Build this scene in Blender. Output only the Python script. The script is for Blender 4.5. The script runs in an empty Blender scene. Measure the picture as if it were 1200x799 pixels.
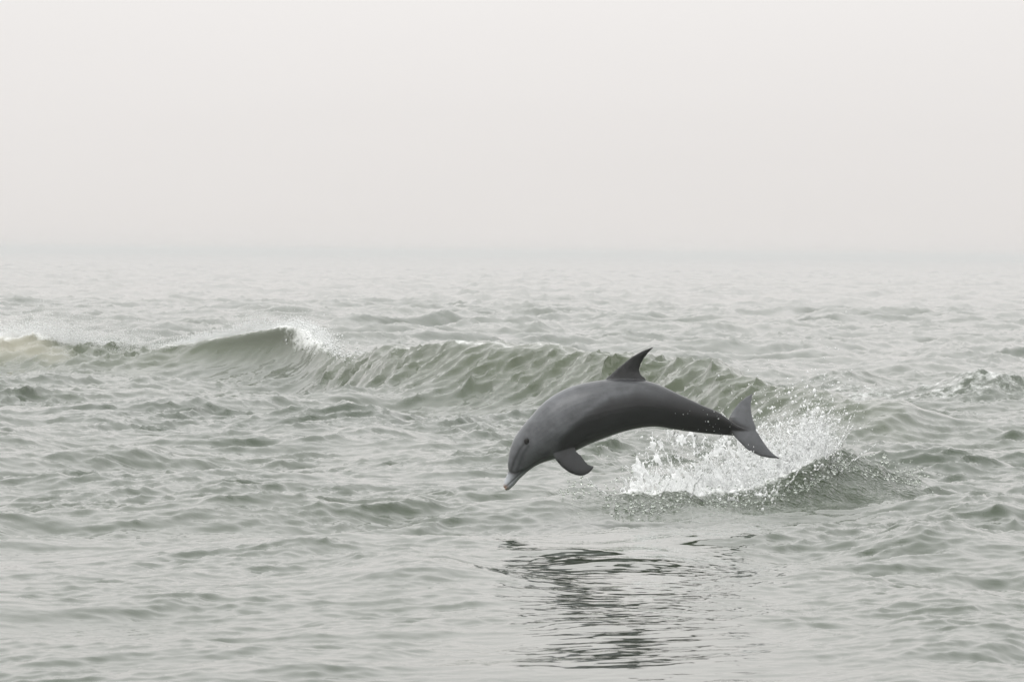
import bpy, bmesh, math
import numpy as np
from mathutils import Matrix, Vector

R = math.radians
scene = bpy.context.scene
col = scene.collection
rng = np.random.default_rng(11)

# ------------------------------------------------------------------ camera
FPX = 6750.0            # focal length in pixels of the 1200 px wide photograph
CAM_H = 2.1
HORIZON = 297.0
PITCH = math.atan((HORIZON - 399.5) / FPX)      # negative: looking slightly down
ROLL = R(0.5)
cam_data = bpy.data.cameras.new('camera')
cam = bpy.data.objects.new('camera', cam_data)
col.objects.link(cam)
cam_data.sensor_width = 36.0
cam_data.lens = FPX / 1200 * 36.0
cam_data.clip_start = 0.1
cam_data.clip_end = 20000
cam_rot = Matrix.Rotation(R(90) + PITCH, 3, 'X') @ Matrix.Rotation(ROLL, 3, 'Z')
cam.matrix_world = Matrix.Translation((0, 0, CAM_H)) @ cam_rot.to_4x4()
cam_data.dof.use_dof = True
cam_data.dof.focus_distance = 45.6
cam_data.dof.aperture_fstop = 16.0
scene.camera = cam

# ------------------------------------------------------------------ sky
SUN_EL, SUN_AZ = R(60), R(-125)      # azimuth from +Y (view direction), negative = left
world = bpy.data.worlds.new('World')
scene.world = world
world.use_nodes = True
wn, wl = world.node_tree.nodes, world.node_tree.links
wn.clear()
w_out = wn.new('ShaderNodeOutputWorld')
w_bg = wn.new('ShaderNodeBackground')
w_sky = wn.new('ShaderNodeTexSky')
w_sky.sky_type = 'NISHITA'
w_sky.sun_disc = False
w_sky.sun_elevation = SUN_EL
w_sky.sun_rotation = SUN_AZ
w_sky.air_density = 1.0
w_sky.dust_density = 6.0
w_hsv = wn.new('ShaderNodeHueSaturation')
w_hsv.inputs['Saturation'].default_value = 0.15
w_mix = wn.new('ShaderNodeMixRGB')          # the stratus sheet that veils the clear sky
w_mix.inputs['Fac'].default_value = 0.9
w_bg.inputs['Strength'].default_value = 0.1
# an overcast sheet is brighter overhead than at the horizon
w_co = wn.new('ShaderNodeTexCoord'); w_sep = wn.new('ShaderNodeSeparateXYZ')
w_ma = wn.new('ShaderNodeMath'); w_ma.operation = 'POWER'; w_ma.inputs[1].default_value = 0.75
w_mul = wn.new('ShaderNodeVectorMath'); w_mul.operation = 'SCALE'
w_mul.inputs[0].default_value = (10.8, 11.4, 11.8)
w_add = wn.new('ShaderNodeVectorMath'); w_add.operation = 'ADD'
w_add.inputs[1].default_value = (8.5, 8.16, 7.94)
w_max = wn.new('ShaderNodeMath'); w_max.operation = 'MAXIMUM'; w_max.inputs[1].default_value = 0.0
wl.new(w_co.outputs['Generated'], w_sep.inputs[0]); wl.new(w_sep.outputs['Z'], w_max.inputs[0])
wl.new(w_max.outputs[0], w_ma.inputs[0]); wl.new(w_ma.outputs[0], w_mul.inputs['Scale'])
wl.new(w_mul.outputs[0], w_add.inputs[0]); w_map = wn.new('ShaderNodeMapping'); w_map.inputs['Scale'].default_value = (3, 3, 22)
w_noi = wn.new('ShaderNodeTexNoise'); w_noi.inputs['Scale'].default_value = 1.3; w_noi.inputs['Detail'].default_value = 3
w_mr = wn.new('ShaderNodeMapRange'); w_mr.inputs['From Min'].default_value = 0.25; w_mr.inputs['From Max'].default_value = 0.75
w_mr.inputs['To Min'].default_value = 0.975; w_mr.inputs['To Max'].default_value = 1.025
w_tone = wn.new('ShaderNodeVectorMath'); w_tone.operation = 'SCALE'
wl.new(w_co.outputs['Generated'], w_map.inputs['Vector']); wl.new(w_map.outputs[0], w_noi.inputs['Vector'])
wl.new(w_noi.outputs['Fac'], w_mr.inputs['Value']); wl.new(w_mr.outputs[0], w_tone.inputs['Scale'])
wl.new(w_add.outputs[0], w_tone.inputs[0]); wl.new(w_tone.outputs[0], w_mix.inputs['Color2'])
wl.new(w_sky.outputs[0], w_hsv.inputs['Color'])
wl.new(w_hsv.outputs[0], w_mix.inputs['Color1'])
wl.new(w_mix.outputs[0], w_bg.inputs[0])
wl.new(w_bg.outputs[0], w_out.inputs[0])

sun_data = bpy.data.lights.new('sun', 'SUN')
sun_data.energy = 0.8
sun_data.angle = R(38)
sun_data.color = (1.0, 0.98, 0.95)
sun = bpy.data.objects.new('sun', sun_data)
col.objects.link(sun)
sun_dir = Vector((math.sin(SUN_AZ) * math.cos(SUN_EL), math.cos(SUN_AZ) * math.cos(SUN_EL), math.sin(SUN_EL)))
sun.rotation_euler = sun_dir.to_track_quat('Z', 'Y').to_euler()
sun.location = sun_dir * 60

scene.view_settings.view_transform = 'Standard'
scene.view_settings.look = 'None'
scene.view_settings.exposure = 0.0
scene.view_settings.gamma = 1.0
scene.render.engine = 'CYCLES'
scene.cycles.use_denoising = True
scene.cycles.volume_bounces = 3
scene.cycles.max_bounces = 8
scene.cycles.diffuse_bounces = 3
scene.cycles.glossy_bounces = 4
scene.cycles.transmission_bounces = 6
scene.cycles.caustics_reflective = False
scene.cycles.caustics_refractive = False

# ------------------------------------------------------------------ helpers
_R = np.array(cam_rot)
def world_at(px, py, Y):
    """point at distance Y along the view axis that photograph pixel (px, py) looks at"""
    px, py = np.asarray(px, float), np.asarray(py, float)
    d = np.stack([(px - 600) / FPX, -(py - 399.5) / FPX, -np.ones_like(px)], -1) @ _R.T
    t = np.asarray(Y, float) / d[..., 1]
    return d * t[..., None] + np.array([0, 0, CAM_H])

def on_water(px, py, z=0.0):
    d = np.array([(px - 600) / FPX, -(py - 399.5) / FPX, -1.0]) @ _R.T
    t = (z - CAM_H) / d[2]
    return d * t + np.array([0, 0, CAM_H])

def mesh_obj(name, verts, faces, mat, parent=None, smooth=True, attrs=None):
    """faces: (n,3) or (n,4) array, or list of such arrays"""
    me = bpy.data.meshes.new(name)
    fl = faces if isinstance(faces, list) else [faces]
    fl = [np.asarray(f, np.int32) for f in fl if len(f)]
    loops = np.concatenate([f.ravel() for f in fl])
    totals = np.concatenate([np.full(len(f), f.shape[1], np.int32) for f in fl])
    starts = np.concatenate([[0], np.cumsum(totals)[:-1]]).astype(np.int32)
    me.vertices.add(len(verts))
    me.vertices.foreach_set('co', np.asarray(verts, np.float32).ravel())
    me.loops.add(len(loops)); me.loops.foreach_set('vertex_index', loops)
    me.polygons.add(len(totals))
    me.polygons.foreach_set('loop_start', starts)
    me.polygons.foreach_set('loop_total', totals)
    me.polygons.foreach_set('use_smooth', np.full(len(totals), smooth))
    me.update(calc_edges=True)
    me.validate()
    for k, v in (attrs or {}).items():
        if v.ndim == 1:
            a = me.attributes.new(k, 'FLOAT', 'POINT'); a.data.foreach_set('value', v.astype(np.float32))
        else:
            a = me.attributes.new(k, 'FLOAT_COLOR', 'POINT'); a.data.foreach_set('color', v.astype(np.float32).ravel())
    me.materials.append(mat)
    o = bpy.data.objects.new(name, me)
    col.objects.link(o)
    if parent: o.parent = parent
    return o

def smoothstep(a, b, x):
    t = np.clip((x - a) / (b - a), 0, 1)
    return t * t * (3 - 2 * t)

def smooth_curve(xs, ys, n=600, sigma=0.02):
    """piecewise-linear curve blurred a little, as a function"""
    xs, ys = np.asarray(xs, float), np.asarray(ys, float)
    t = np.linspace(xs[0], xs[-1], n); v = np.interp(t, xs, ys)
    k = max(1, int(sigma * n)); ker = np.hanning(2 * k + 1); ker /= ker.sum()
    v = np.convolve(np.pad(v, k, mode='edge'), ker, 'valid')
    return lambda q: np.interp(q, t, v)

class Tile:
    """periodic random sea surface: height and choppy sideways shift"""
    def __init__(self, size, n, lmin, lmax, rms, wind, spread, seed, power=4.0):
        g = np.random.default_rng(seed)
        k1 = 2 * np.pi * np.fft.fftfreq(n, size / n)
        kx, ky = np.meshgrid(k1, k1)
        k = np.hypot(kx, ky); k[0, 0] = 1
        c = (kx * math.cos(wind) + ky * math.sin(wind)) / k
        P = k ** -power * (spread + (1 - spread) * c ** 4)
        P *= np.exp(-(2 * np.pi / lmax / k) ** 4) * np.exp(-(k * lmin / 2 / np.pi) ** 2)
        P[0, 0] = 0
        H = np.sqrt(P) * (g.normal(size=k.shape) + 1j * g.normal(size=k.shape))
        h = np.fft.ifft2(H).real; s = rms / h.std()
        self.h = (h * s).astype(np.float32)
        self.dx = (np.fft.ifft2(-1j * kx / k * H).real * s).astype(np.float32)
        self.dy = (np.fft.ifft2(-1j * ky / k * H).real * s).astype(np.float32)
        self.n, self.size = n, size
    def __call__(self, x, y, what='hxy'):
        u, v = x / self.size * self.n, y / self.size * self.n
        i, j = np.floor(u).astype(np.int64), np.floor(v).astype(np.int64)
        fu, fv = (u - i).astype(np.float32), (v - j).astype(np.float32)
        i0, i1, j0, j1 = i % self.n, (i + 1) % self.n, j % self.n, (j + 1) % self.n
        r = []
        for a in ([self.h, self.dx, self.dy] if what == 'hxy' else [self.h]):
            r.append((a[j0, i0] * (1 - fu) + a[j0, i1] * fu) * (1 - fv) + (a[j1, i0] * (1 - fu) + a[j1, i1] * fu) * fv)
        return r if len(r) > 1 else r[0]

class Mat:
    def __init__(self, name):
        self.m = bpy.data.materials.new(name); self.m.use_nodes = True
        self.n, self.l = self.m.node_tree.nodes, self.m.node_tree.links
        self.n.clear(); self.out = self.n.new('ShaderNodeOutputMaterial')
    def node(self, t, **kw):
        nd = self.n.new(t)
        for k, v in kw.items():
            if k in nd.inputs: nd.inputs[k].default_value = v
            else: setattr(nd, k, v)
        return nd
    def link(self, a, b): self.l.new(a, b)
    def math(self, op, a, b=None, clamp=False):
        nd = self.n.new('ShaderNodeMath'); nd.operation = op; nd.use_clamp = clamp
        for i, v in enumerate((a, b)):
            if v is None: continue
            if isinstance(v, (int, float)): nd.inputs[i].default_value = v
            else: self.l.new(v, nd.inputs[i])
        return nd.outputs[0]

# ------------------------------------------------------------------ materials
def water_material():
    M = Mat('sea_water')
    co = M.node('ShaderNodeTexCoord')
    def noise(scale, detail, rough, stretch=(1, 1, 1)):
        mp = M.node('ShaderNodeMapping'); mp.inputs['Scale'].default_value = stretch
        M.link(co.outputs['Object'], mp.inputs['Vector'])
        t = M.node('ShaderNodeTexNoise', Scale=scale, Detail=detail, Roughness=rough)
        M.link(mp.outputs[0], t.inputs['Vector']); return t.outputs['Fac']
    water = M.node('ShaderNodeBsdfPrincipled')
    water.inputs['Base Color'].default_value = (0.15, 0.175, 0.12, 1)
    water.inputs['Roughness'].default_value = 0.03
    water.inputs['IOR'].default_value = 1.333
    # silt makes the colour drift a little from place to place
    water_tint = M.node('ShaderNodeMixRGB'); water_tint.inputs['Color1'].default_value = (0.025, 0.040, 0.021, 1)
    water_tint.inputs['Color2'].default_value = (0.040, 0.054, 0.025, 1)
    M.link(noise(0.08, 3, 0.5), water_tint.inputs['Fac'])
    # stirred-up sand in the ridge, plus painted backlight glow at its left end
    sa = M.node('ShaderNodeAttribute', attribute_name='water_tint')
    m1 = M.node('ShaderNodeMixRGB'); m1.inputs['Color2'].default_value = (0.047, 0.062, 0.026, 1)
    m2 = M.node('ShaderNodeMixRGB'); m2.inputs['Color2'].default_value = (0.27, 0.26, 0.20, 1)  # pale gold: light through the thin crest, painted as colour
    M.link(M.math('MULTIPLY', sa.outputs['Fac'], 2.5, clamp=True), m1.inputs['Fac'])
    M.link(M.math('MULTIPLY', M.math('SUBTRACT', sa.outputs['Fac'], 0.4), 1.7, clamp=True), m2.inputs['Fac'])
    M.link(water_tint.outputs[0], m1.inputs['Color1']); M.link(m1.outputs[0], m2.inputs['Color1'])
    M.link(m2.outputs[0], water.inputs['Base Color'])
    # capillary ripples
    b1 = M.node('ShaderNodeBump', Strength=1.0, Distance=0.006)
    M.link(noise(5.0, 5, 0.55, (1, 0.7, 1)), b1.inputs['Height'])
    rp = M.node('ShaderNodeAttribute', attribute_name='ripple'); M.link(rp.outputs['Fac'], b1.inputs['Strength'])
    pit = M.node('ShaderNodeAttribute', attribute_name='pitted')
    vor = M.node('ShaderNodeTexVoronoi', Scale=26.0); M.link(co.outputs['Object'], vor.inputs['Vector'])
    b2 = M.node('ShaderNodeBump', Distance=0.03)
    M.link(M.math('MULTIPLY', pit.outputs['Fac'], 0.55), b2.inputs['Strength'])
    M.link(vor.outputs['Distance'], b2.inputs['Height']); M.link(b1.outputs[0], b2.inputs['Normal'])
    M.link(b2.outputs[0], water.inputs['Normal'])
    # aerated foam
    foam = M.node('ShaderNodeBsdfPrincipled')
    foam.inputs['Base Color'].default_value = (0.78, 0.79, 0.77, 1); foam.inputs['Roughness'].default_value = 0.7
    fb = M.node('ShaderNodeBump', Strength=0.6, Distance=0.03); M.link(noise(18, 5, 0.6), fb.inputs['Height'])
    M.link(fb.outputs[0], foam.inputs['Normal'])
    fa = M.node('ShaderNodeAttribute', attribute_name='foam')
    lace = noise(5.5, 8, 0.72, (1, 0.5, 1))
    th = M.math('SUBTRACT', 1.0, fa.outputs['Fac'])
    v = M.math('MULTIPLY', M.math('SUBTRACT', lace, M.math('ADD', M.math('MULTIPLY', th, 0.62), 0.12)), 3.5, clamp=True)
    mix = M.node('ShaderNodeMixShader')
    M.link(v, mix.inputs[0]); M.link(water.outputs[0], mix.inputs[1]); M.link(foam.outputs[0], mix.inputs[2])
    M.link(mix.outputs[0], M.out.inputs[0])
    return M.m

def white_water_material():
    M = Mat('white_water')
    d = M.node('ShaderNodeBsdfDiffuse'); d.inputs[0].default_value = (0.96, 0.965, 0.96, 1)
    t = M.node('ShaderNodeBsdfTranslucent'); t.inputs[0].default_value = (0.96, 0.965, 0.96, 1)
    g = M.node('ShaderNodeBsdfGlossy', Roughness=0.15); g.inputs[0].default_value = (0.9, 0.9, 0.9, 1)
    m1 = M.node('ShaderNodeMixShader'); m1.inputs[0].default_value = 0.5
    m2 = M.node('ShaderNodeMixShader'); m2.inputs[0].default_value = 0.06
    M.link(d.outputs[0], m1.inputs[1]); M.link(t.outputs[0], m1.inputs[2])
    M.link(m1.outputs[0], m2.inputs[1]); M.link(g.outputs[0], m2.inputs[2])
    M.link(m2.outputs[0], M.out.inputs[0])
    return M.m

def clear_drop_material():
    M = Mat('clear_drop')
    p = M.node('ShaderNodeBsdfPrincipled', Roughness=0.02, IOR=1.333)
    p.inputs['Base Color'].default_value = (0.8, 0.84, 0.78, 1)
    p.inputs['Transmission Weight'].default_value = 0.9
    M.link(p.outputs[0], M.out.inputs[0])
    return M.m

def skin_material():
    M = Mat('dolphin_skin')
    a = M.node('ShaderNodeAttribute', attribute_name='shaded_pigment')
    co = M.node('ShaderNodeTexCoord')
    n = M.node('ShaderNodeTexNoise', Scale=9.0, Detail=6.0, Roughness=0.6)
    M.link(co.outputs['Object'], n.inputs['Vector'])
    hv = M.node('ShaderNodeMixRGB', blend_type='MULTIPLY'); hv.inputs['Fac'].default_value = 0.75
    r = M.node('ShaderNodeValToRGB')
    r.color_ramp.elements[0].position = 0.3; r.color_ramp.elements[0].color = (0.45, 0.45, 0.45, 1)
    r.color_ramp.elements[1].position = 0.7; r.color_ramp.elements[1].color = (1.45, 1.45, 1.45, 1)
    M.link(n.outputs['Fac'], r.inputs[0])
    M.link(a.outputs['Color'], hv.inputs['Color1']); M.link(r.outputs[0], hv.inputs['Color2'])
    p = M.node('ShaderNodeBsdfPrincipled', Roughness=0.33)
    p.inputs['Specular IOR Level'].default_value = 0.18
    p.inputs['Coat Weight'].default_value = 0.45
    p.inputs['Coat Roughness'].default_value = 0.22
    # rake marks and drying streaks
    m3 = M.node('ShaderNodeMapping'); m3.inputs['Scale'].default_value = (5, 20, 26); m3.inputs['Rotation'].default_value = (0, R(32), 0)
    M.link(co.outputs['Object'], m3.inputs['Vector'])
    n3 = M.node('ShaderNodeTexNoise', Scale=2.2, Detail=7.0, Roughness=0.7); M.link(m3.outputs[0], n3.inputs['Vector'])
    r3 = M.node('ShaderNodeValToRGB')
    r3.color_ramp.elements[0].position = 0.62; r3.color_ramp.elements[0].color = (1, 1, 1, 1)
    r3.color_ramp.elements[1].position = 0.75; r3.color_ramp.elements[1].color = (1.7, 1.7, 1.65, 1)
    M.link(n3.outputs['Fac'], r3.inputs[0])
    h3 = M.node('ShaderNodeMixRGB', blend_type='MULTIPLY'); h3.inputs['Fac'].default_value = 0.8
    M.link(hv.outputs[0], h3.inputs['Color1']); M.link(r3.outputs[0], h3.inputs['Color2'])
    M.link(h3.outputs[0], p.inputs['Base Color'])
    rr = M.node('ShaderNodeMapRange'); rr.inputs['To Min'].default_value = 0.22; rr.inputs['To Max'].default_value = 0.5
    M.link(n.outputs['Fac'], rr.inputs['Value']); M.link(rr.outputs[0], p.inputs['Roughness'])
    mp = M.node('ShaderNodeMapping'); mp.inputs['Scale'].default_value = (9, 14, 14)
    M.link(co.outputs['Object'], mp.inputs['Vector'])
    n2 = M.node('ShaderNodeTexNoise', Scale=2.0, Detail=4.0)
    M.link(mp.outputs[0], n2.inputs['Vector'])
    b = M.node('ShaderNodeBump', Strength=0.25, Distance=0.01)
    M.link(n2.outputs['Fac'], b.inputs['Height']); M.link(b.outputs[0], p.inputs['Normal'])
    M.link(p.outputs[0], M.out.inputs[0])
    return M.m

def eye_material():
    M = Mat('dolphin_eye')
    p = M.node('ShaderNodeBsdfPrincipled', Roughness=0.1); p.inputs['Specular IOR Level'].default_value = 0.12
    n = M.node('ShaderNodeTexNoise', Scale=60.0)
    r = M.node('ShaderNodeValToRGB')
    r.color_ramp.elements[0].color = (0.006, 0.006, 0.006, 1); r.color_ramp.elements[1].color = (0.02, 0.017, 0.015, 1)
    M.link(n.outputs['Fac'], r.inputs[0]); M.link(r.outputs[0], p.inputs['Base Color'])
    M.link(p.outputs[0], M.out.inputs[0])
    return M.m

MAT_WATER, MAT_WHITE, MAT_CLEAR = water_material(), white_water_material(), clear_drop_material()
MAT_SKIN, MAT_EYE = skin_material(), eye_material()

# ------------------------------------------------------------------ sea
WIND = R(-27)            # the way the chop runs
chop = Tile(61.0, 1024, 0.35, 7.0, 0.066, WIND, 0.035, 3, 3.9)
fine = Tile(17.3, 1024, 0.10, 1.2, 0.0165, R(-35), 0.10, 5, 2.8)
swell = Tile(233.0, 512, 6.0, 40.0, 0.085, R(-95), 0.05, 8, 4.2)
patch = Tile(37.0, 256, 1.0, 12.0, 1.0, 0.0, 1.0, 21, 3.0)

# the breaking ridge: photograph column, distance, photograph row of its crest, steepness 0..1
RIDGE = np.array([
    (-500, 68.0, 402, .2), (-200, 67.5, 402, .3), (-60, 67.0, 396, .6), (0, 67.0, 392, .8), (45, 67.0, 389, .8), (85, 66.5, 402, .5),
    (120, 66.3, 411, .2), (180, 65.6, 410, .3), (215, 65.2, 401, .8), (260, 64.8, 391, 1.), (310, 64.0, 383, 1.), (345, 63.4, 379, 1.), (366, 62.9, 386, .9),
    (385, 62.0, 408, .4), (405, 60.0, 420, .2), (430, 58.0, 412, .3), (460, 56.6, 405, .45), (540, 55.0, 402, .5),
    (640, 53.6, 402, .5), (690, 52.6, 410, .4), (730, 51.6, 418, .35), (775, 50.6, 421, .35), (830, 49.0, 430, .35),
    (880, 47.5, 438, .3), (940, 46.2, 453, .35), (1000, 45.2, 470, .3), (1100, 44.0, 500, .1), (1500, 42.0, 522, 0)])
RIDGE[:, 1] *= 1.5
_rp = world_at(RIDGE[:, 0], RIDGE[:, 2], RIDGE[:, 1])
ridge_y = smooth_curve(_rp[:, 0], _rp[:, 1], 1200, 0.03)
ridge_h = smooth_curve(_rp[:, 0], np.maximum(_rp[:, 2], 0.0), 1200, 0.006)
ridge_s = smooth_curve(_rp[:, 0], RIDGE[:, 3], 1200, 0.012)

# smaller separate waves: photograph column and row of the crest foot, half-length along the crest (m), height (m), depth (m), slant
WAVES = []
for px, py, half, hgt, dep, slant in [
        (1090, 426, 1.3, .22, 1.5, .10), (1190, 422, 1.3, .25, 1.6, -.1), (1170, 476, 1.0, .24, 1.9, -.1), (1060, 500, 1.3, .12, 1.5, -.2),
        (1120, 562, .85, .20, 1.6, .25), (1185, 620, .6, .11, 1.4, .2), (1160, 760, .5, .10, 1.4, .3), (1190, 585, .8, .10, .9, .2), (960, 592, .5, .06, .5, .4),
        (735, 690, .7, .11, 2.2, .15), (1010, 712, .4, .09, 1.4, .3), (880, 650, .6, .05, 1.6, .1), (1130, 660, .6, .09, 1.4, .2),
        (500, 720, .6, .10, 1.8, .35), (300, 640, .6, .07, 1.6, .3), (60, 452, 1.4, .14, 1.8, .05), (130, 490, 1.3, .10, 1.8, .2),
        (360, 500, .9, .16, 1.2, .3), (240, 530, 1.0, .13, 1.3, .2), (395, 382, 1.1, .25, 1.6, .0), (460, 388, .8, .15, 1.2, .0), (530, 650, .5, .06, .8, .2)]:
    p = on_water(px, py)
    WAVES.append((p[0], p[1], half, hgt, dep, slant))

# where the animal left the water: the base line of the splash
SPL_PX = np.array([735, 780, 830, 880, 930, 965, 985])
SPL_PY = np.array([606, 603, 597, 590, 578, 562, 548])
SPL = world_at(SPL_PX, SPL_PY, np.linspace(46.8, 49.6, 7))
def splash_z(x): return np.interp(x, np.r_[SPL[0, 0] - .6, SPL[:, 0], SPL[-1, 0] + .35, SPL[-1, 0] + .8, SPL[-1, 0] + 1.3], np.r_[0, np.maximum(SPL[:, 2], 0), .19, .10, 0.0])
def splash_y(x): return np.interp(x, SPL[:, 0], SPL[:, 1])

def sea_surface(x, y):
    """undisplaced x, y -> displaced x, y, z, foam, pitted"""
    r = np.hypot(x, y)
    h1, dx1, dy1 = chop(x + 13.0, y + 4.0)
    h2, dx2, dy2 = fine(x, y)
    h3, dx3, dy3 = swell(x + 60.0, y + 20.0)
    pm = patch(x, y * 0.6, 'h')
    # ridge
    d = y - ridge_y(x)
    H = ridge_h(x); S = ridge_s(x)
    fw = 3.5 - 2.0 * S
    prof = np.where(d > 0, np.exp(-np.abs(d / 5.5) ** 1.6), 1 / (1 + (np.abs(d) / fw) ** 2.2))
    trough = -0.13 * np.exp(-((d + 5.0) / 2.2) ** 2) * smoothstep(0.2, 0.7, H)
    zr = H * prof + trough
    push = -(0.35 + 0.75 * S) * H * prof ** 3
    # the chop calms in front, where the photograph is smooth, and on the steep glassy face
    calm = 1 - 0.75 * np.exp(-(d + 0.9) ** 2 / 1.1) * smoothstep(.75, 1., S)
    near = 0.62 + 0.38 * smoothstep(18, 85, r)
    far = (1 + 0.35 * smoothstep(82, 180, r)) * (1 - .68 * np.exp(-((d + 1.8) / 3.2) ** 2) * smoothstep(.2, .5, H))
    lf = 1 - 0.32 * smoothstep(50, 36, y) * smoothstep(0.5, -2.0, x)
    a1 = calm * near * far * lf
    a2 = calm * (0.55 + 0.45 * smoothstep(18, 80, r)) * (1 + 0.35 * np.clip(pm, -1, 1.5)) * lf
    pool = np.exp(-((x - .8 * y / 39.) / 1.1) ** 2) * smoothstep(46, 42, y) * smoothstep(22, 27, y)     # slick water under the leap
    a1 = a1 * (1 - .93 * pool); a2 = a2 * (1 - .89 * pool)
    a2 = a2 * (1 + .8 * np.exp(-((d + 1.5) / 2.5) ** 2) * smoothstep(.2, .5, H) * (1 - smoothstep(.6, .9, S)))
    z = h1 * a1 + h2 * a2 + h3 * (0.35 + 0.45 * smoothstep(90, 210, r)) * (1 - 0.6 * np.exp(-((d) / 8) ** 2)) + zr
    X = x - 0.8 * (dx1 * a1 + dx2 * a2) - .6 * dx3
    Y = y - 0.8 * (dy1 * a1 + dy2 * a2) - .6 * dy3 + push
    for (wx, wy, half, hgt, dep, sl) in WAVES:
        u, v = x - wx, y - wy - sl * (x - wx) - dep
        e = np.exp(-(u / half) ** 2) * np.clip(1 + .45 * pm, .3, 1.6)
        pf = np.where(v > 0, np.exp(-(v / (1.4 * dep)) ** 2), 1 / (1 + (np.abs(v) / (0.55 * dep)) ** 2.4) * smoothstep(-3 * dep, -1.5 * dep, v))
        z = z + hgt * e * pf
        Y = Y - 0.9 * hgt * e * pf ** 2
    z = z + (splash_z(x) + .03 * np.exp(-((x - SPL[-1, 0] - .1) / .5) ** 2)) * np.where(y > splash_y(x) + .5, np.exp(-((y - splash_y(x) - .5) / 2.2) ** 2), np.exp(-((y - splash_y(x) - .5) / .75) ** 2))
    lip = smoothstep(SPL[0, 0] - .3, SPL[0, 0] + .2, x) * smoothstep(SPL[-1, 0] + .6, SPL[-1, 0], x)
    z = z + .09 * lip * np.exp(-((y - splash_y(x) - .35) / .42) ** 2)
    yy = np.clip(49 - y, 0, 60); z = z + .014 * 20 * (1 - np.exp(-yy ** 2 / (yy + 9) / 20)) * smoothstep(8, 18, y)
    # foam
    sp = smoothstep(.75, 1.0, S)
    foam = 0.85 * np.exp(-((d + 0.0) / 0.4) ** 2) * sp * (0.35 + .65 * smoothstep(-4.6, -3.7, x))
    foam = np.maximum(foam, 1.0 * np.exp(-((x + 3.25) / 0.42) ** 2) * smoothstep(-2.2, -0.5, d) * smoothstep(2.5, .6, d))
    foam = np.maximum(foam, .75 * smoothstep(-7.6, -8.2, x) * np.exp(-((d + .1) / .6) ** 2))
    foam = np.maximum(foam, .62 * np.exp(-((d + 0.1) / .35) ** 2) * smoothstep(.3, .55, S))
    foam = np.maximum(foam, (.08 + .045 * pm) * smoothstep(26, 60, y))
    foam = np.maximum(foam, .57 * smoothstep(2, 6, d) * smoothstep(63, 27, d) * (0.5 + .22 * np.clip(pm, -2, 1.2)))
    sx = smoothstep(SPL[0, 0] - .15, SPL[0, 0] + .15, x) * smoothstep(SPL[-1, 0] + .1, SPL[-1, 0] - .1, x)
    ds = y - splash_y(x)
    foam = np.maximum(foam, 1.1 * sx * smoothstep(.1, .6, ds) * smoothstep(4.5, 2.0, ds))
    pit = np.maximum(sx * smoothstep(-.9, -.4, ds) * smoothstep(4, 2, ds),
                     smoothstep(SPL[-1, 0] - .3, SPL[-1, 0], x) * smoothstep(SPL[-1, 0] + .9, SPL[-1, 0] + .5, x) * np.exp(-((y - SPL[-1, 1] - 0.6) / 1.2) ** 2))
    pit = np.maximum(pit, .8 * np.exp(-((x - SPL[0, 0] + .2) / .4) ** 2 - ((y - SPL[0, 1] - 1.2) / 1.5) ** 2))
    z = z + 0.02 * pit * (fine(x * 2.3, y * 2.3 + 3, 'h') / .0165) * .6
    water_tint = smoothstep(.05, .75, prof) * smoothstep(.08, .4, H) * (.34 + .06 * smoothstep(.5, .9, S) + .6 * smoothstep(-6.9, -8.1, x + .35 * pm)) * smoothstep(4, 0, d)  # left end paler: painted glow of the backlit crest
    return X, Y, z, np.clip(foam, 0, 1.2), np.clip(pit, 0, 1), water_tint, 1 - .92 * pool

def build_sea():
    th_f = np.arange(-0.125, 0.1251, 0.00056)
    side = 0.125 + np.cumsum(np.geomspace(0.0008, 0.24, 60))
    side = side[side < math.pi - 0.12]
    th = np.concatenate([-side[::-1], th_f, side])
    rows = [3.0]
    while rows[-1] < 5200:
        r = rows[-1]
        q = 0.02 if r < 19 else 0.0013 if r < 100 else 0.0025 if r < 240 else 0.006 if r < 750 else 0.02
        rows.append(r * (1 + q))
    r = np.array(rows)
    nr, nt = len(r), len(th)
    T, Rr = np.meshgrid(th, r)
    x, y = (Rr * np.sin(T)).ravel(), (Rr * np.cos(T)).ravel()
    X, Y, Z, foam, pit, water_tint, ripple = sea_surface(x, y)
    rr = np.hypot(x, y)
    fade = smoothstep(4000, 1200, rr) * 0.7 + 0.3
    Z = Z * fade
    V = np.stack([X, Y, Z], -1)
    i = np.arange(nr - 1)[:, None] * nt
    j = np.arange(nt)[None, :]
    j2 = (j + 1) % nt
    quads = np.stack([i + j, i + j2, i + nt + j2, i + nt + j], -1).reshape(-1, 4)[:, ::-1]
    V = np.concatenate([V, [[0, 0, 0]]])
    c = len(V) - 1
    jj = np.arange(nt)
    tris = np.stack([np.full(nt, c), (jj + 1) % nt, jj], -1)
    z1 = np.zeros(1)
    o = mesh_obj('sea', V, [quads, tris], MAT_WATER, attrs={'foam': np.concatenate([foam, z1]), 'pitted': np.concatenate([pit, z1]), 'water_tint': np.concatenate([water_tint, z1]), 'ripple': np.concatenate([ripple, z1])})
    o['kind'] = 'structure'
    o['label'] = 'grey green choppy sea with a long breaking wave ridge'
    o['category'] = 'sea'
    return o
build_sea()

# ------------------------------------------------------------------ dolphin
YD = 45.0
PPM = FPX / YD           # photograph pixels per metre at the animal

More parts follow.
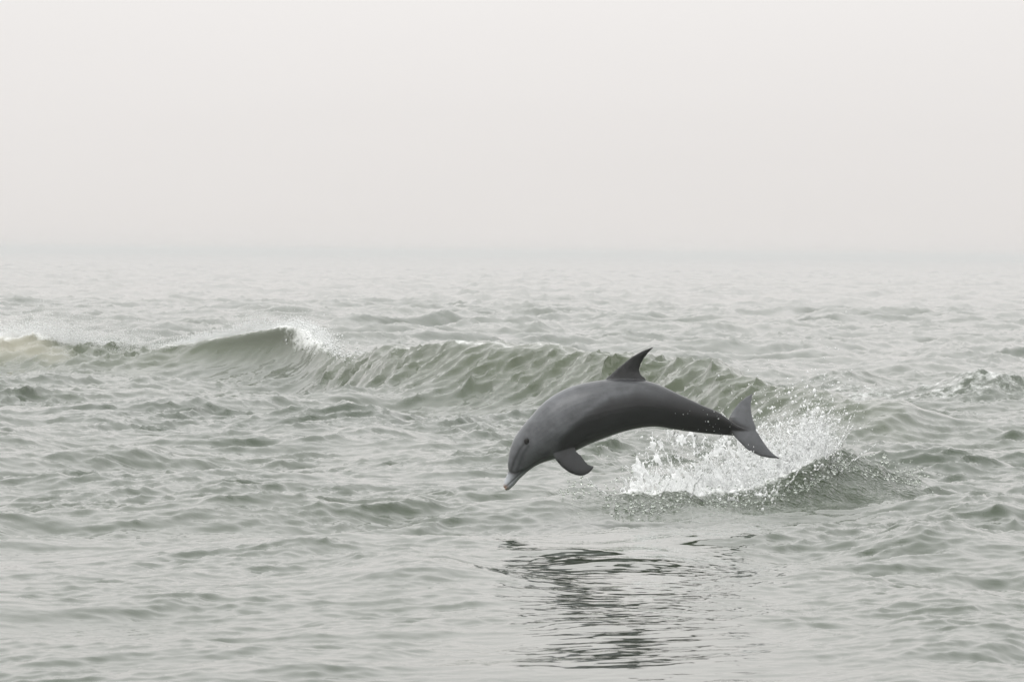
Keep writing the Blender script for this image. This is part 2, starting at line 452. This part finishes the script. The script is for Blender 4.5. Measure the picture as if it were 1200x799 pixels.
def ring_loft(secs, n=36):
    """secs: list of (centre, up half-vector, side half-vector, power) -> verts, faces"""
    V = []; a = np.linspace(0, 2 * np.pi, n, endpoint=False)
    for c, u, s, top in secs:
        ca, sa = np.cos(a), np.sin(a)
        # slightly egg-shaped: widest below the middle
        w = 1 - top * ca
        V.append(c + np.outer(ca, u) + np.outer(sa * w, s))
    V = np.concatenate(V); m = len(secs)
    i = np.arange(m - 1)[:, None] * n; j = np.arange(n)[None, :]; j2 = (j + 1) % n
    Q = np.stack([i + j, i + j2, i + n + j2, i + n + j], -1).reshape(-1, 4)
    return V, Q, (np.arange(n)[::-1], np.arange(n) + (m - 1) * n)

BODY = np.array([  # top x, y, belly x, y (photograph), width/height
    (589.6, 570.0, 592.6, 574.6, 1.0), (590.0, 566.5, 596.5, 573.6, 1.1), (592.4, 560.5, 601.5, 569.5, 1.1), (595.0, 553.5, 608.5, 561.5, 1.15), (595.2, 547.0, 613.5, 556.8, 1.1),
    (595.2, 540.0, 618.5, 552.3, 1.05), (597.4, 527.0, 627.0, 546.2, 1.0), (602.0, 514.5, 637.0, 541.6, .97), (610.0, 502.0, 649.0, 538.0, .96),
    (622.6, 487.0, 662.0, 534.0, .95), (636.5, 472.0, 676.0, 527.6, .95), (654.0, 459.6, 691.0, 520.3, .95), (675.0, 451.0, 708.0, 513.8, .95),
    (698.0, 446.2, 725.0, 507.6, .93), (722.0, 444.0, 742.0, 503.0, .9), (745.0, 444.5, 757.5, 500.6, .86), (768.0, 448.8, 772.5, 500.3, .8),
    (797.0, 462.0, 790.0, 503.2, .7), (823.0, 474.0, 815.0, 507.0, .62), (841.0, 481.3, 837.0, 509.6, .55), (854.0, 490.0, 851.0, 511.0, .5),
    (865.0, 498.0, 863.0, 511.0, .5), (878.0, 503.5, 877.0, 508.5, .6)])

o_pts = {}
def build_dolphin():
    # resample the outline finely and smoothly
    t = np.arange(len(BODY)); tt = np.linspace(0, len(BODY) - 1, 180)
    def cr(v):     # catmull-rom
        i = np.clip(np.floor(tt).astype(int), 0, len(v) - 2); f = tt - i
        p0, p1, p2, p3 = v[np.maximum(i - 1, 0)], v[i], v[i + 1], v[np.minimum(i + 2, len(v) - 1)]
        return 0.5 * (2 * p1 + (p2 - p0) * f + (2 * p0 - 5 * p1 + 4 * p2 - p3) * f ** 2 + (3 * p1 - p0 - 3 * p2 + p3) * f ** 3)
    B = np.stack([cr(BODY[:, k]) for k in range(5)], -1)
    top, bot = world_at(B[:, 0], B[:, 1], YD), world_at(B[:, 2], B[:, 3], YD)
    secs = []
    roll = R(6) + R(30) * smoothstep(125, 180, np.arange(180))     # the tail stock twists its back towards the viewer
    for k in range(180):
        c, u = (top[k] + bot[k]) / 2, (top[k] - bot[k]) / 2
        hu = np.linalg.norm(u); un = u / hu
        s = np.array([0, 1.0, 0]) * hu * B[k, 4]
        ro = roll[k]
        u2 = un * math.cos(ro) * hu + np.array([0, -1.0, 0]) * math.sin(ro) * hu
        s2 = np.array([0, 1.0, 0]) * math.cos(ro) * hu * B[k, 4] + un * math.sin(ro) * hu * B[k, 4]
        secs.append((c, u2, s2, 0.03 + .07 * float(smoothstep(25, 45, k) * smoothstep(150, 90, k))))
    V, Q, caps = ring_loft(secs)
    bm = bmesh.new()
    def add(V, Q, caps):
        vs = [bm.verts.new(v) for v in V]
        for q in Q: bm.faces.new([vs[i] for i in q])
        for c in caps: bm.faces.new([vs[i] for i in c])
    add(V, Q, caps)

    def fin(lead, trail, to_world, thick, n=40, m=18):
        """lead / trail: outline from root to tip; to_world maps photograph points (k,2) to (points, normal)"""
        def res(p, q):
            p = np.array(p, float); s = np.r_[0, np.cumsum(np.hypot(*np.diff(p, axis=0).T))]; s /= s[-1]
            k = max(1, 3); d = np.linspace(0, 1, 200)
            xy = np.stack([np.interp(d, s, p[:, a]) for a in (0, 1)], -1)
            ker = np.hanning(25); ker /= ker.sum()
            sm = np.stack([np.convolve(np.pad(xy[:, a], 12, mode='reflect', reflect_type='odd'), ker, 'valid') for a in (0, 1)], -1)
            return np.stack([np.interp(q, d, sm[:, a]) for a in (0, 1)], -1)
        q = 1 - (1 - np.linspace(0, 1, n)) ** 1.3
        L, T = res(lead, q), res(trail, q)
        a = np.linspace(0, 2 * np.pi, 2 * m, endpoint=False)
        cpos = (1 - np.cos(a)) / 2          # 0 leading .. 1 trailing
        prof = np.sign(np.sin(a)) * (np.sqrt(np.clip(cpos, 0, 1)) * (1 - cpos) * 1.7 + 0.26 * np.sqrt(np.clip(cpos * (1 - cpos), 0, 1)) * 2)
        out = []
        for k in range(n):
            P, N = to_world(L[k] + (T[k] - L[k]) * cpos[:, None])
            ch = np.hypot(*(T[k] - L[k])) / PPM
            th = np.maximum(thick * ch, 0.012)
            th = min(th, thick * 0.5)
            out.append(P + np.outer(prof * th, N))
        V = np.concatenate(out); c2 = 2 * m
        i = np.arange(n - 1)[:, None] * c2; j = np.arange(c2)[None, :]; j2 = (j + 1) % c2
        Q = np.stack([i + j, i + j2, i + c2 + j2, i + c2 + j], -1).reshape(-1, 4)
        add(V, Q, (np.arange(c2)[::-1], np.arange(c2) + (n - 1) * c2))

    # dorsal fin: leaning a touch towards the viewer with the roll
    def dorsal(p):
        P = world_at(p[:, 0], p[:, 1], YD)
        P[:, 1] -= 0.10 * np.clip((455 - p[:, 1]) / PPM, 0, 1)
        return P, np.array([0.05, 1.0, 0.08])
    fin([(700, 462), (709, 444.5), (725, 430.3), (741, 417.3), (754, 410.2), (765, 406.6)],
        [(762, 466), (757, 443.5), (750.5, 438), (749.3, 432), (752.3, 424), (758, 415.5), (765.8, 406.8)], dorsal, 0.11)

    # flippers
    for side in (-1, 1):
        def flip(p, side=side):
            d = (p[:, 0] - 655) * 0.55 + (p[:, 1] - 528) * 0.85       # how far out along the blade
            P = world_at(p[:, 0], p[:, 1], YD)
            P[:, 1] += side * (0.125 + 0.0012 * np.clip(d, -12, 60))
            if side > 0:                                              # the far one is tucked against the chest
                rt = world_at(662, 528, YD); P[:, 0] = rt[0] + .6 * (P[:, 0] - rt[0]); P[:, 2] = rt[2] + .6 * (P[:, 2] - rt[2])
            return P, np.array([0.25, 0.85 , 0.45 * -side])
        fin([(643, 524), (651.5, 538.5), (658.5, 546.5), (667, 552.6), (675, 555.8), (682, 556.6), (689, 554), (693.5, 549.5), (695.6, 545.6)],
            [(669, 512), (675.4, 528.2), (680.5, 532.2), (684.5, 538), (688.5, 542.5), (692, 544.2), (695.8, 545.2)], flip, 0.16)

    # flukes: one blade plane, its near half dropping towards the viewer
    ax = np.array([30.0, 6.0]); ax /= np.hypot(*ax); pr = np.array([-ax[1], ax[0]])
    c0 = np.array([866.0, 502.5])
    KD = 0.62
    def fluke(p):
        s = (p - c0) @ pr
        P = world_at(p[:, 0], p[:, 1], YD)
        P[:, 1] -= KD * s / PPM
        P[:, 1] += 0.10 * (s / 35) ** 2 * 0.3
        n = np.array([0, 1.0, 0]) * 1.0 + KD * np.array([-pr[0], 0, pr[1]]) * -1
        n = np.array([pr[0] * KD, 1.0, -pr[1] * KD])
        return P, n / np.linalg.norm(n)
    fin([(848, 500), (855.5, 488), (859, 481.5), (867, 472), (875, 466), (883, 462.2)],
        [(866, 512), (884, 506.5), (887.4, 503.0), (884.8, 496), (882.2, 488), (881, 476), (883.4, 462.4)], fluke, 0.10)
    fin([(846, 500), (854, 504.5), (864, 515.2), (875.5, 526.8), (890, 533.8), (902, 536), (912.6, 536.6)],
        [(862, 494), (884.5, 502), (888.2, 506.0), (892.5, 513.5), (901, 526), (907, 532), (913.2, 536.4)], fluke, 0.10)

    bmesh.ops.recalc_face_normals(bm, faces=bm.faces)
    me = bpy.data.meshes.new('dolphin_raw'); bm.to_mesh(me); bm.free()
    tmp = bpy.data.objects.new('dolphin_raw', me); col.objects.link(tmp)
    md = tmp.modifiers.new('remesh', 'REMESH'); md.mode = 'VOXEL'; md.voxel_size = 0.0046
    ms = tmp.modifiers.new('smooth', 'SMOOTH'); ms.factor = 0.5; ms.iterations = 8
    dg = bpy.context.evaluated_depsgraph_get(); dg.update()
    body = bpy.data.meshes.new_from_object(tmp.evaluated_get(dg))
    bpy.data.objects.remove(tmp)
    body.name = 'dolphin'
    n = len(body.vertices)
    co = np.empty(n * 3, np.float32); body.vertices.foreach_get('co', co); co = co.reshape(-1, 3).astype(float)

    # body coordinates of every vertex: the photograph's plane
    cc = (co - np.array([0, 0, CAM_H]))
    lc = cc @ _R
    u = 600 + FPX * lc[:, 0] / (YD); v = 399.5 - FPX * (lc[:, 1] + (lc[:, 2] + YD / 1.0) * 0) / (YD)
    def seg_dist(pts):
        best = np.full(n, 1e9)
        for (x0, y0), (x1, y1) in zip(pts[:-1], pts[1:]):
            dx, dy = x1 - x0, y1 - y0
            t = np.clip(((u - x0) * dx + (v - y0) * dy) / (dx * dx + dy * dy), 0, 1)
            best = np.minimum(best, np.hypot(u - x0 - t * dx, v - y0 - t * dy))
        return best
    # mouth slit, melon crease and eye socket pressed into the skin
    mouth = seg_dist([(590.5, 572.2), (597, 566.5), (606, 558), (616, 549.5), (627, 541.5), (634, 537.5), (639.5, 534.5)])
    crease = seg_dist([(595.3, 550.5), (599, 554), (605, 554.2), (612, 551)])
    nrm = np.empty(n * 3, np.float32); body.vertices.foreach_get('normal', nrm); nrm = nrm.reshape(-1, 3)
    press = 0.004 * np.exp(-(mouth / 1.0) ** 2) + 0.005 * np.exp(-(crease / 1.6) ** 2)
    eye_d = np.hypot(u - 617, v - 516.5)
    press = press + 0.003 * np.exp(-(eye_d / 3.6) ** 2)
    co2 = co - nrm * press[:, None]
    body.vertices.foreach_set('co', co2.astype(np.float32).ravel())

    # skin colour, with some shading and sky light painted in
    ang = nrm[:, 2]                                        # which side of the animal
    s_top = np.interp(u, B[:120, 0], B[:120, 1]); s_bot = np.interp(u, B[:, 2], B[:, 3])
    f = np.clip((v - s_top) / np.maximum(s_bot - s_top, 6), -0.2, 1.2)      # 0 back .. 1 belly
    g = np.full(n, 0.205)
    saddle = np.interp(u, [640, 655, 670, 685, 700, 715, 745, 770, 800, 840, 870], [545, 514, 500, 487, 476, 467, 462, 466, 474, 482, 490])
    dark = smoothstep(-8, 8, v - saddle) * smoothstep(640, 662, u)
    g = g * (1 - 0.84 * dark)  # flank darker: own tone and wetness, with some shade painted in
    g = g * (1 - 0.9 * smoothstep(720, 830, u) * (u < 900))
    g = g * (1 - 0.35 * smoothstep(0.12, 0.0, np.clip(f, 0, 1)) * smoothstep(660, 700, u))
    band = np.exp(-((v - saddle + 4) / 4.0) ** 2) * smoothstep(650, 668, u) * smoothstep(750, 715, u)
    g = g * (1 + 0.35 * band)
    low = np.exp(-((v - np.interp(u, [650, 690, 740], [524, 505, 488])) / 4.0) ** 2) * smoothstep(655, 675, u) * smoothstep(745, 715, u)
    g = g * (1 + 0.3 * low)  # pale band paints water light bouncing onto the lower flank
    belly = smoothstep(.93, 1.03, f) * smoothstep(665, 690, u) * smoothstep(775, 750, u)
    g = g * (1 + 1.6 * belly)
    fin_d = smoothstep(452, 434, v + .0 * u) * (u > 700) * (u < 775)
    g = g * (1 - fin_d) + 0.022 * fin_d
    flp = (v > np.interp(u, [645, 652, 676, 700], [560, 537.5, 527.5, 524]) + 1) * (u > 650) * (u < 700)
    g = np.where(flp, 0.045, g)
    fk = smoothstep(856, 866, u) * np.clip(smoothstep(503, 507, v + (u - 866) * .05) + smoothstep(497, 490, v - (u - 862) * .5), 0, 1)
    fk = np.maximum(fk, smoothstep(872, 882, u))
    fk = np.maximum(fk, ((v < 489) & (u > 856)) * 1.0)
    g = g * (1 - fk) + 0.19 * fk  # flukes paler: sky light on their upper face painted in
    # face
    face = smoothstep(650, 615, u) * smoothstep(495, 515, v)
    g = g * (1 + 0.05 * face)
    l1 = seg_dist([(616, 517), (609, 526), (603, 538), (599.3, 550)])
    l2 = seg_dist([(619, 522), (613, 531), (609.5, 541), (606, 550)])
    g = g * (1 - .68 * np.exp(-(l1 / 1.8) ** 2)) * (1 - .5 * np.exp(-(l2 / 2.2) ** 2))
    beak = smoothstep(0.0, 6.0, v - np.interp(u, [588, 596, 604, 612, 622, 634, 645], [551.5, 551.5, 554.5, 552.5, 546.5, 540.5, 538]))
    beak = beak * smoothstep(646, 630, u) * (v > 533)
    g = g * (1 - beak) + 0.75 * beak
    g = g * (1 - .6 * np.exp(-(crease / 1.3) ** 2)) * (1 - .55 * np.exp(-(mouth / .9) ** 2))
    g = g * (1 - .45 * np.exp(-(np.hypot(u - 641, v - 533) / 4.5) ** 2))
    g = g * (1 - .8 * np.exp(-((eye_d) / 3.4) ** 2))
    g = g * (.34 + .17 * smoothstep(700, 640, u))
    rgb = np.stack([g * .95, g * 0.99, g * 1.06], -1)
    pink = np.exp(-(np.hypot(u - 591, v - 572) / 3.6) ** 2)
    rgb = rgb * (1 - pink[:, None]) + pink[:, None] * np.array([.5, .30, .23])
    pg = body.attributes.new('shaded_pigment', 'FLOAT_COLOR', 'POINT')
    pg.data.foreach_set('color', np.concatenate([rgb, np.ones((n, 1))], 1).astype(np.float32).ravel())
    body.polygons.foreach_set('use_smooth', np.ones(len(body.polygons), bool))
    body.materials.clear(); body.materials.append(MAT_SKIN)
    o = bpy.data.objects.new('dolphin', body); col.objects.link(o)
    o['label'] = 'dark grey bottlenose dolphin leaping nose down out of the sea'
    o['category'] = 'dolphin'
    o_pts['wet'] = co2[(u > 780) & (u < 862) & (v > 478) & (co2[:, 1] < YD - .02)]
    # eyes
    for side in (-1, 1):
        m = (np.hypot(u - 617, v - 516.5) < 2.5) & (np.sign(co[:, 1] - YD) == side)
        c = co2[m].mean(0)
        e = bmesh.new(); bmesh.ops.create_uvsphere(e, u_segments=20, v_segments=12, radius=0.023)
        for w in e.verts:
            w.co = Vector((w.co.x * .95, w.co.y * .55, w.co.z * 1.0))
        em = bpy.data.meshes.new('eye'); e.to_mesh(em); e.free()
        em.materials.append(MAT_EYE)
        em.polygons.foreach_set('use_smooth', np.ones(len(em.polygons), bool))
        eo = bpy.data.objects.new('eye', em); col.objects.link(eo)
        eo.location = c + np.array([0, side * 0.005, 0]); eo.parent = o
    return o
dolphin = build_dolphin()

# ------------------------------------------------------------------ splash and spray
_ph = (1 + 5 ** .5) / 2
ICO_V = np.array([(-1, _ph, 0), (1, _ph, 0), (-1, -_ph, 0), (1, -_ph, 0), (0, -1, _ph), (0, 1, _ph), (0, -1, -_ph), (0, 1, -_ph),
                  (_ph, 0, -1), (_ph, 0, 1), (-_ph, 0, -1), (-_ph, 0, 1)]) / math.hypot(1, _ph)
ICO_F = np.array([(0, 11, 5), (0, 5, 1), (0, 1, 7), (0, 7, 10), (0, 10, 11), (1, 5, 9), (5, 11, 4), (11, 10, 2), (10, 7, 6), (7, 1, 8),
                  (3, 9, 4), (3, 4, 2), (3, 2, 6), (3, 6, 8), (3, 8, 9), (4, 9, 5), (2, 4, 11), (6, 2, 10), (8, 6, 7), (9, 8, 1)])

def blobs(C, rad, stretch=None):
    """one little uneven drop per centre; stretch: (n,3) vectors the drop is drawn out along"""
    n = len(C)
    jit = 1 + 0.25 * rng.normal(size=(n, 12, 1))
    V = ICO_V[None] * rad[:, None, None] * np.clip(jit, .5, 1.6)
    if stretch is not None:
        sl = np.linalg.norm(stretch, axis=1, keepdims=True) + 1e-9
        sn = stretch / sl
        comp = np.einsum('nvk,nk->nv', V, sn)
        V = V + comp[..., None] * sn[:, None, :] * sl[:, :, None]
    V = V + C[:, None, :]
    F = ICO_F[None] + (np.arange(n) * 12)[:, None, None]
    return V.reshape(-1, 3), F.reshape(-1, 3)

OCT_V = np.array([(1, 0, 0), (-1, 0, 0), (0, 1, 0), (0, -1, 0), (0, 0, 1), (0, 0, -1)], float)
OCT_F = np.array([(0, 2, 4), (2, 1, 4), (1, 3, 4), (3, 0, 4), (2, 0, 5), (1, 2, 5), (3, 1, 5), (0, 3, 5)])
def grains(C, rad):
    V = OCT_V[None] * rad[:, None, None] + C[:, None, :]
    F = OCT_F[None] + (np.arange(len(C)) * 6)[:, None, None]
    return V.reshape(-1, 3), F.reshape(-1, 3)

def value_noise(x, y, seed, oct=4):
    g = np.random.default_rng(seed); r = 0; amp = 1.; tot = 0
    for o in range(oct):
        t = g.normal(size=(64, 64)); f = 2 ** o
        u, v = x * f + g.uniform(0, 64), y * f + g.uniform(0, 64)
        i, j = np.floor(u).astype(int), np.floor(v).astype(int); fu, fv = u - i, v - j
        fu, fv = fu * fu * (3 - 2 * fu), fv * fv * (3 - 2 * fv)
        r = r + amp * ((t[j % 64, i % 64] * (1 - fu) + t[j % 64, (i + 1) % 64] * fu) * (1 - fv) + (t[(j + 1) % 64, i % 64] * (1 - fu) + t[(j + 1) % 64, (i + 1) % 64] * fu) * fv)
        tot += amp; amp *= .55
    return r / tot

def lace_sheet(base, lean, height_fn, cell, fill, seed, nu=620, nv=210, hmax=.75, bulge=.12):
    """a torn sheet of water: a curved surface kept only along a web of filaments. base: (k,3) foot line"""
    g = np.random.default_rng(seed)
    s = np.r_[0, np.cumsum(np.linalg.norm(np.diff(base, axis=0), axis=1))]; Ltot = s[-1]
    U, Vv = np.meshgrid(np.linspace(0, Ltot, nu), np.linspace(0, hmax, nv))
    
    warp = 0.05
    wx = U + warp * value_noise(U * 7, Vv * 7, seed + 1) ; wy = Vv + warp * value_noise(U * 7, Vv * 7, seed + 2)
    npt = int(Ltot * hmax / cell ** 2 * 1.3) + 6
    P = np.stack([g.uniform(-.1, Ltot + .1, npt), g.uniform(-.1, hmax + .1, npt) / 1.5], -1)
    q = np.stack([wx.ravel(), wy.ravel() / 1.5], -1)
    D1 = np.full(len(q), 9.); D2 = D1.copy()
    for p in P:
        dd = (q[:, 0] - p[0]) ** 2 + (q[:, 1] - p[1]) ** 2
        D2 = np.where(dd < D1, D1, np.minimum(D2, dd)); D1 = np.minimum(D1, dd)
    edge = (np.sqrt(D2) - np.sqrt(D1)).reshape(U.shape)
    hu = height_fn(U / Ltot)
    rel = Vv / np.maximum(hu * (1 + .35 * value_noise(U * 9, Vv * 2, seed + 3)), .02)
    thick = cell * (fill * (1.05 - rel) + .02) * (1 + .9 * value_noise(U * 5, Vv * 5, seed + 4))
    keep = (edge < thick) & (rel < 1)
    bx = np.stack([np.interp(U, s, base[:, k]) for k in range(3)], -1)
    bul = bulge * np.sin(np.clip(rel, 0, 1) * 2.2) + .05 * value_noise(U * 4, Vv * 4, seed + 5) + .018 * value_noise(U * 18, Vv * 18, seed + 6)
    pos = bx + lean[None, None, :] * Vv[..., None] + np.array([0, -1.0, 0]) * bul[..., None]
    pos = pos + np.stack([.02 * value_noise(U * 14, Vv * 14, seed + 7), 0 * U, .02 * value_noise(U * 14, Vv * 14, seed + 8)], -1)
    kc = keep[:-1, :-1] & keep[1:, 1:] & keep[1:, :-1] & keep[:-1, 1:]
    j, i = np.nonzero(kc)
    a = j * nu + i
    F = np.stack([a, a + 1, a + nu + 1, a + nu], -1)
    front = pos.reshape(-1, 3)
    used = np.unique(F); remap = np.full(nu * nv, -1); remap[used] = np.arange(len(used))
    F = remap[F]; fv = front[used]
    th = 0.006
    bk = fv + np.array([0, th, 0])
    nfv = len(fv)
    # a rim of faces closes the sheet's edge
    e = np.concatenate([F[:, [0, 1]], F[:, [1, 2]], F[:, [2, 3]], F[:, [3, 0]]])
    key = np.sort(e, 1); key = key[:, 0].astype(np.int64) * nfv + key[:, 1]
    uq, idx, cnt = np.unique(key, return_index=True, return_counts=True)
    be = e[idx[cnt == 1]]
    rim = np.stack([be[:, 1], be[:, 0], be[:, 0] + nfv, be[:, 1] + nfv], -1)
    tips = fv[g.integers(0, nfv, 900)]
    return np.concatenate([fv, bk]), np.concatenate([F, F[:, ::-1] + nfv, rim]), tips

def build_splash():
    Vs, Fq, Ft = [], [], []; off = 0
    def addm(V, F, lst):
        nonlocal off
        Vs.append(V); lst.append(F + off); off += len(V)
    base0 = SPL.copy()
    s_par = np.linspace(0, 1, 60)
    k = np.linspace(0, 1, len(base0))
    line = np.stack([np.interp(s_par, k, base0[:, a]) for a in range(3)], -1)
    tips_all = []
    # torn sheets, one behind another; the tall plume stands over the right end where the tail pulled out
    hprof = lambda lo, mid, hi: (lambda t: np.interp(t, [0, .12, .35, .6, .78, .92, 1.0], [lo * .3, lo, mid, mid, hi, hi * .8, .1]))
    for q, (dy, cell, fill, lean, hp) in enumerate([
            (.30, .08, 1.5, (-.05, .1, 1), hprof(.05, .09, .20)), (.55, .09, 1.2, (.0, .1, 1), hprof(.10, .16, .30)),
            (.9, .10, .42, (-.12, .15, 1), hprof(.45, .58, .5)), (1.4, .115, .36, (-.2, .2, 1), hprof(.55, .66, .6)),
            (1.2, .10, .95, (.10, .1, 1), hprof(.0, .12, .62)), (1.7, .115, .5, (.2, .1, 1), hprof(.0, .3, .76))]):
        b = line + np.array([0, dy, 0]); b[:, 2] = splash_z(b[:, 0]) - .02
        V, F, tips = lace_sheet(b, np.array(lean), hp, cell, fill, 100 + q * 11)
        addm(V, F, Fq); tips_all.append(tips)
    tips = np.concatenate(tips_all)
    # beads thrown off the torn edges
    n = 2200
    c = tips[rng.integers(0, len(tips), n)] + rng.normal(size=(n, 3)) * np.array([.05, .08, .05])
    rad = np.clip(rng.lognormal(math.log(.0048), .45, n), .0025, .013)
    V, F = blobs(c, rad, rng.normal(size=(n, 3)) * .6)
    addm(V, F, Ft)
    # the tall spray on the right: drops on ballistic arcs from the exit point
    n = 2200
    x0 = rng.uniform(SPL[3, 0] - .1, SPL[-1, 0] + .02, n); y0 = splash_y(x0) + rng.uniform(.3, 2.0, n)
    vz = np.abs(rng.normal(2.6, .9, n)); vx = rng.normal(.0, .4, n); vy = rng.normal(0, .5, n)
    t = rng.uniform(.05, .42, n)
    c = np.stack([x0 + vx * t, y0 + vy * t, vz * t - 4.9 * t * t + splash_z(x0)], -1); c = c[c[:, 2] > 0]
    vel = np.stack([vx, vy, vz - 9.8 * t], -1)[:len(c)]
    rad = np.clip(rng.lognormal(math.log(.0048), .5, len(c)), .0025, .015)
    V, F = blobs(c, rad, vel * .25); addm(V, F, Ft)
    # fine mist hanging in the burst
    n = 14000
    tq = rng.beta(2.2, 1.3, n); xm = SPL[0, 0] + tq * (SPL[-1, 0] - SPL[0, 0]) + rng.normal(0, .05, n)
    zm = splash_z(xm) + rng.beta(1.1, 2.6, n) * np.interp(tq, [0, .3, .6, .85, 1], [.3, .6, .65, .85, .4])
    V, F = grains(np.stack([xm + .1 * zm, splash_y(xm) + rng.uniform(.3, 2.0, n), zm], -1), np.clip(rng.lognormal(math.log(.0026), .4, n), .001, .006))
    addm(V, F, Ft)
    # jets: beaded threads
    for _ in range(110):
        xx = rng.uniform(SPL[0, 0] + .05, SPL[-1, 0] - .02); tpar = (xx - SPL[0, 0]) / (SPL[-1, 0] - SPL[0, 0])
        p0 = np.array([xx, splash_y(xx) + rng.uniform(.3, 1.7), 0.02 + splash_z(xx)])
        sp = rng.uniform(1.2, 2.4) * (1 + .75 * smoothstep(.55, .85, tpar))
        v = np.array([rng.normal(.5 * (tpar - .5), .6), rng.normal(-.1, .3), 1.0]) * sp
        t1 = rng.uniform(.08, .26); m = rng.integers(14, 34)
        ts = t1 * np.linspace(.25, 1, m)
        sc = np.linspace(.35, 1, m)
        c = p0 + v * sc[:, None] * t1 + np.array([0, 0, -4.9]) * t1 ** 2 * np.linspace(1, .8, m)[:, None]
        c += np.cumsum(rng.normal(size=(m, 3)) * .004, 0)
        rad = np.abs(rng.normal(.006, .002, m)) * np.linspace(1.3, .6, m)
        V, F = blobs(c, np.maximum(rad, .002), np.repeat(v[None] / np.linalg.norm(v) * 1.6, m, 0)); addm(V, F, Ft)
    # beads of water still clinging to the tail stock, and water running off the flukes
    w = o_pts['wet']; c = w[rng.integers(0, len(w), 400)]; c = c[rng.uniform(size=400) < .22 * smoothstep(1.15, 1.75, c[:, 0])]
    V, F = blobs(c, np.clip(rng.lognormal(math.log(.0026), .5, len(c)), .0015, .007)); addm(V, F, Ft)
    for fx, fy, nn in ((905, 536, 26), (890, 534, 22), (876, 527, 18), (880, 520, 14), (845, 510, 20), (815, 507, 16), (790, 503, 14), (888, 508, 18)):
        c = world_at(fx + rng.normal(3, 3, nn), fy + np.cumsum(rng.exponential(2.2, nn)), np.full(nn, YD + .05) + rng.normal(0, .04, nn) - (.2 if fy > 515 else 0))
        V, F = blobs(c, np.clip(rng.lognormal(math.log(.005), .4, nn), .002, .01), np.repeat([[.2, 0, .9]], nn, 0)); addm(V, F, Ft)
    o = mesh_obj('splash', np.concatenate(Vs), [np.concatenate(Fq), np.concatenate(Ft)], MAT_WHITE)
    o['kind'] = 'stuff'; o['category'] = 'splash'
    o['label'] = 'white splash of torn water and foam rising under the dolphin tail'
    # clear drops round the edge
    C, Rd = [], []
    def scatter(n, x0, x1, dy0, dy1, zmax, r):
        x = rng.uniform(x0, x1, n); y = splash_y(x) + rng.uniform(dy0, dy1, n)
        z = .01 + rng.exponential(zmax, n) + splash_z(x)
        C.append(np.stack([x, y, z], -1)); Rd.append(np.clip(rng.lognormal(math.log(r), .4, n), .004, .018))
    scatter(600, SPL[0, 0] - .1, SPL[-1, 0] + .05, -.5, .4, .035, .008)
    scatter(420, SPL[0, 0] - .55, SPL[0, 0] + .3, -.2, 2.2, .08, .008)
    scatter(350, SPL[-1, 0] - .1, SPL[-1, 0] + .75, -.3, 1.8, .05, .0075)
    scatter(160, SPL[0, 0] - .6, SPL[-1, 0] + .8, -1.6, 2.0, .05, .0065)
    V, F = blobs(np.concatenate(C), np.concatenate(Rd))
    d = mesh_obj('spray_drops', V, F, MAT_CLEAR)
    d['kind'] = 'stuff'; d['category'] = 'spray'
    d['label'] = 'clear dark drops falling along the front rim of the white splash'
    # spray blown off the breaking crest
    n = 56000
    x = np.concatenate([rng.uniform(-8.9, -6.4, n // 2), rng.uniform(-6.2, -3.0, n // 2)])
    hh = ridge_h(x)
    y = ridge_y(x) + rng.normal(.0, .35, n) - .5 * hh
    z = hh + rng.exponential(1, n) * np.where(x < -6.3, .15, .06) * (0.6 + 1.2 * value_noise(x * 1.5, x * 0, 77) ** 2) - .05 + .05 * np.exp(-((x + 7.3) / .6) ** 2)
    xs = x + (z - hh) * rng.normal(.3, .6, n)
    rad = np.clip(rng.lognormal(math.log(.0044), .4, n), .003, .02)
    # white water tumbling at the shoulder of the breaker
    m = 9000
    tx = rng.normal(-3.2, .22, m); tx2 = tx + rng.exponential(.12, m)
    ty = ridge_y(tx) - .9 + rng.normal(0, .35, m); tz = ridge_h(tx) * rng.uniform(.35, 1.12, m) + rng.normal(0, .03, m) - .25 * (tx2 - tx)
    xs, y, z = np.r_[xs, tx2], np.r_[y, ty], np.r_[z, tz]
    rad = np.r_[rad, np.clip(rng.lognormal(math.log(.008), .5, m), .003, .03)]
    V, F = grains(np.stack([xs, y, z], -1), rad)
    s = mesh_obj('crest_spray', V, F, MAT_WHITE)
    s['kind'] = 'stuff'; s['category'] = 'spray'
    s['label'] = 'fine white spray blown back from the breaking wave crests'
build_splash()

# ------------------------------------------------------------------ haze
def build_haze():
    M = Mat('haze_air')
    v = M.node('ShaderNodeVolumePrincipled')
    v.inputs['Color'].default_value = (0.985, 0.992, 1.0, 1)
    v.inputs['Density'].default_value = 0.00075
    v.inputs['Anisotropy'].default_value = 0.8
    M.link(v.outputs[0], M.out.inputs['Volume'])
    bm = bmesh.new(); bmesh.ops.create_cube(bm, size=1.0)
    for w in bm.verts: w.co = Vector((w.co.x * 11000, w.co.y * 11000, (w.co.z + .5) * 5.6 - 2.4))
    me = bpy.data.meshes.new('haze'); bm.to_mesh(me); bm.free(); me.materials.append(M.m)
    o = bpy.data.objects.new('haze', me); col.objects.link(o)
    o['kind'] = 'stuff'; o['label'] = 'pale sea mist hanging over the water to the horizon'; o['category'] = 'haze'
build_haze()
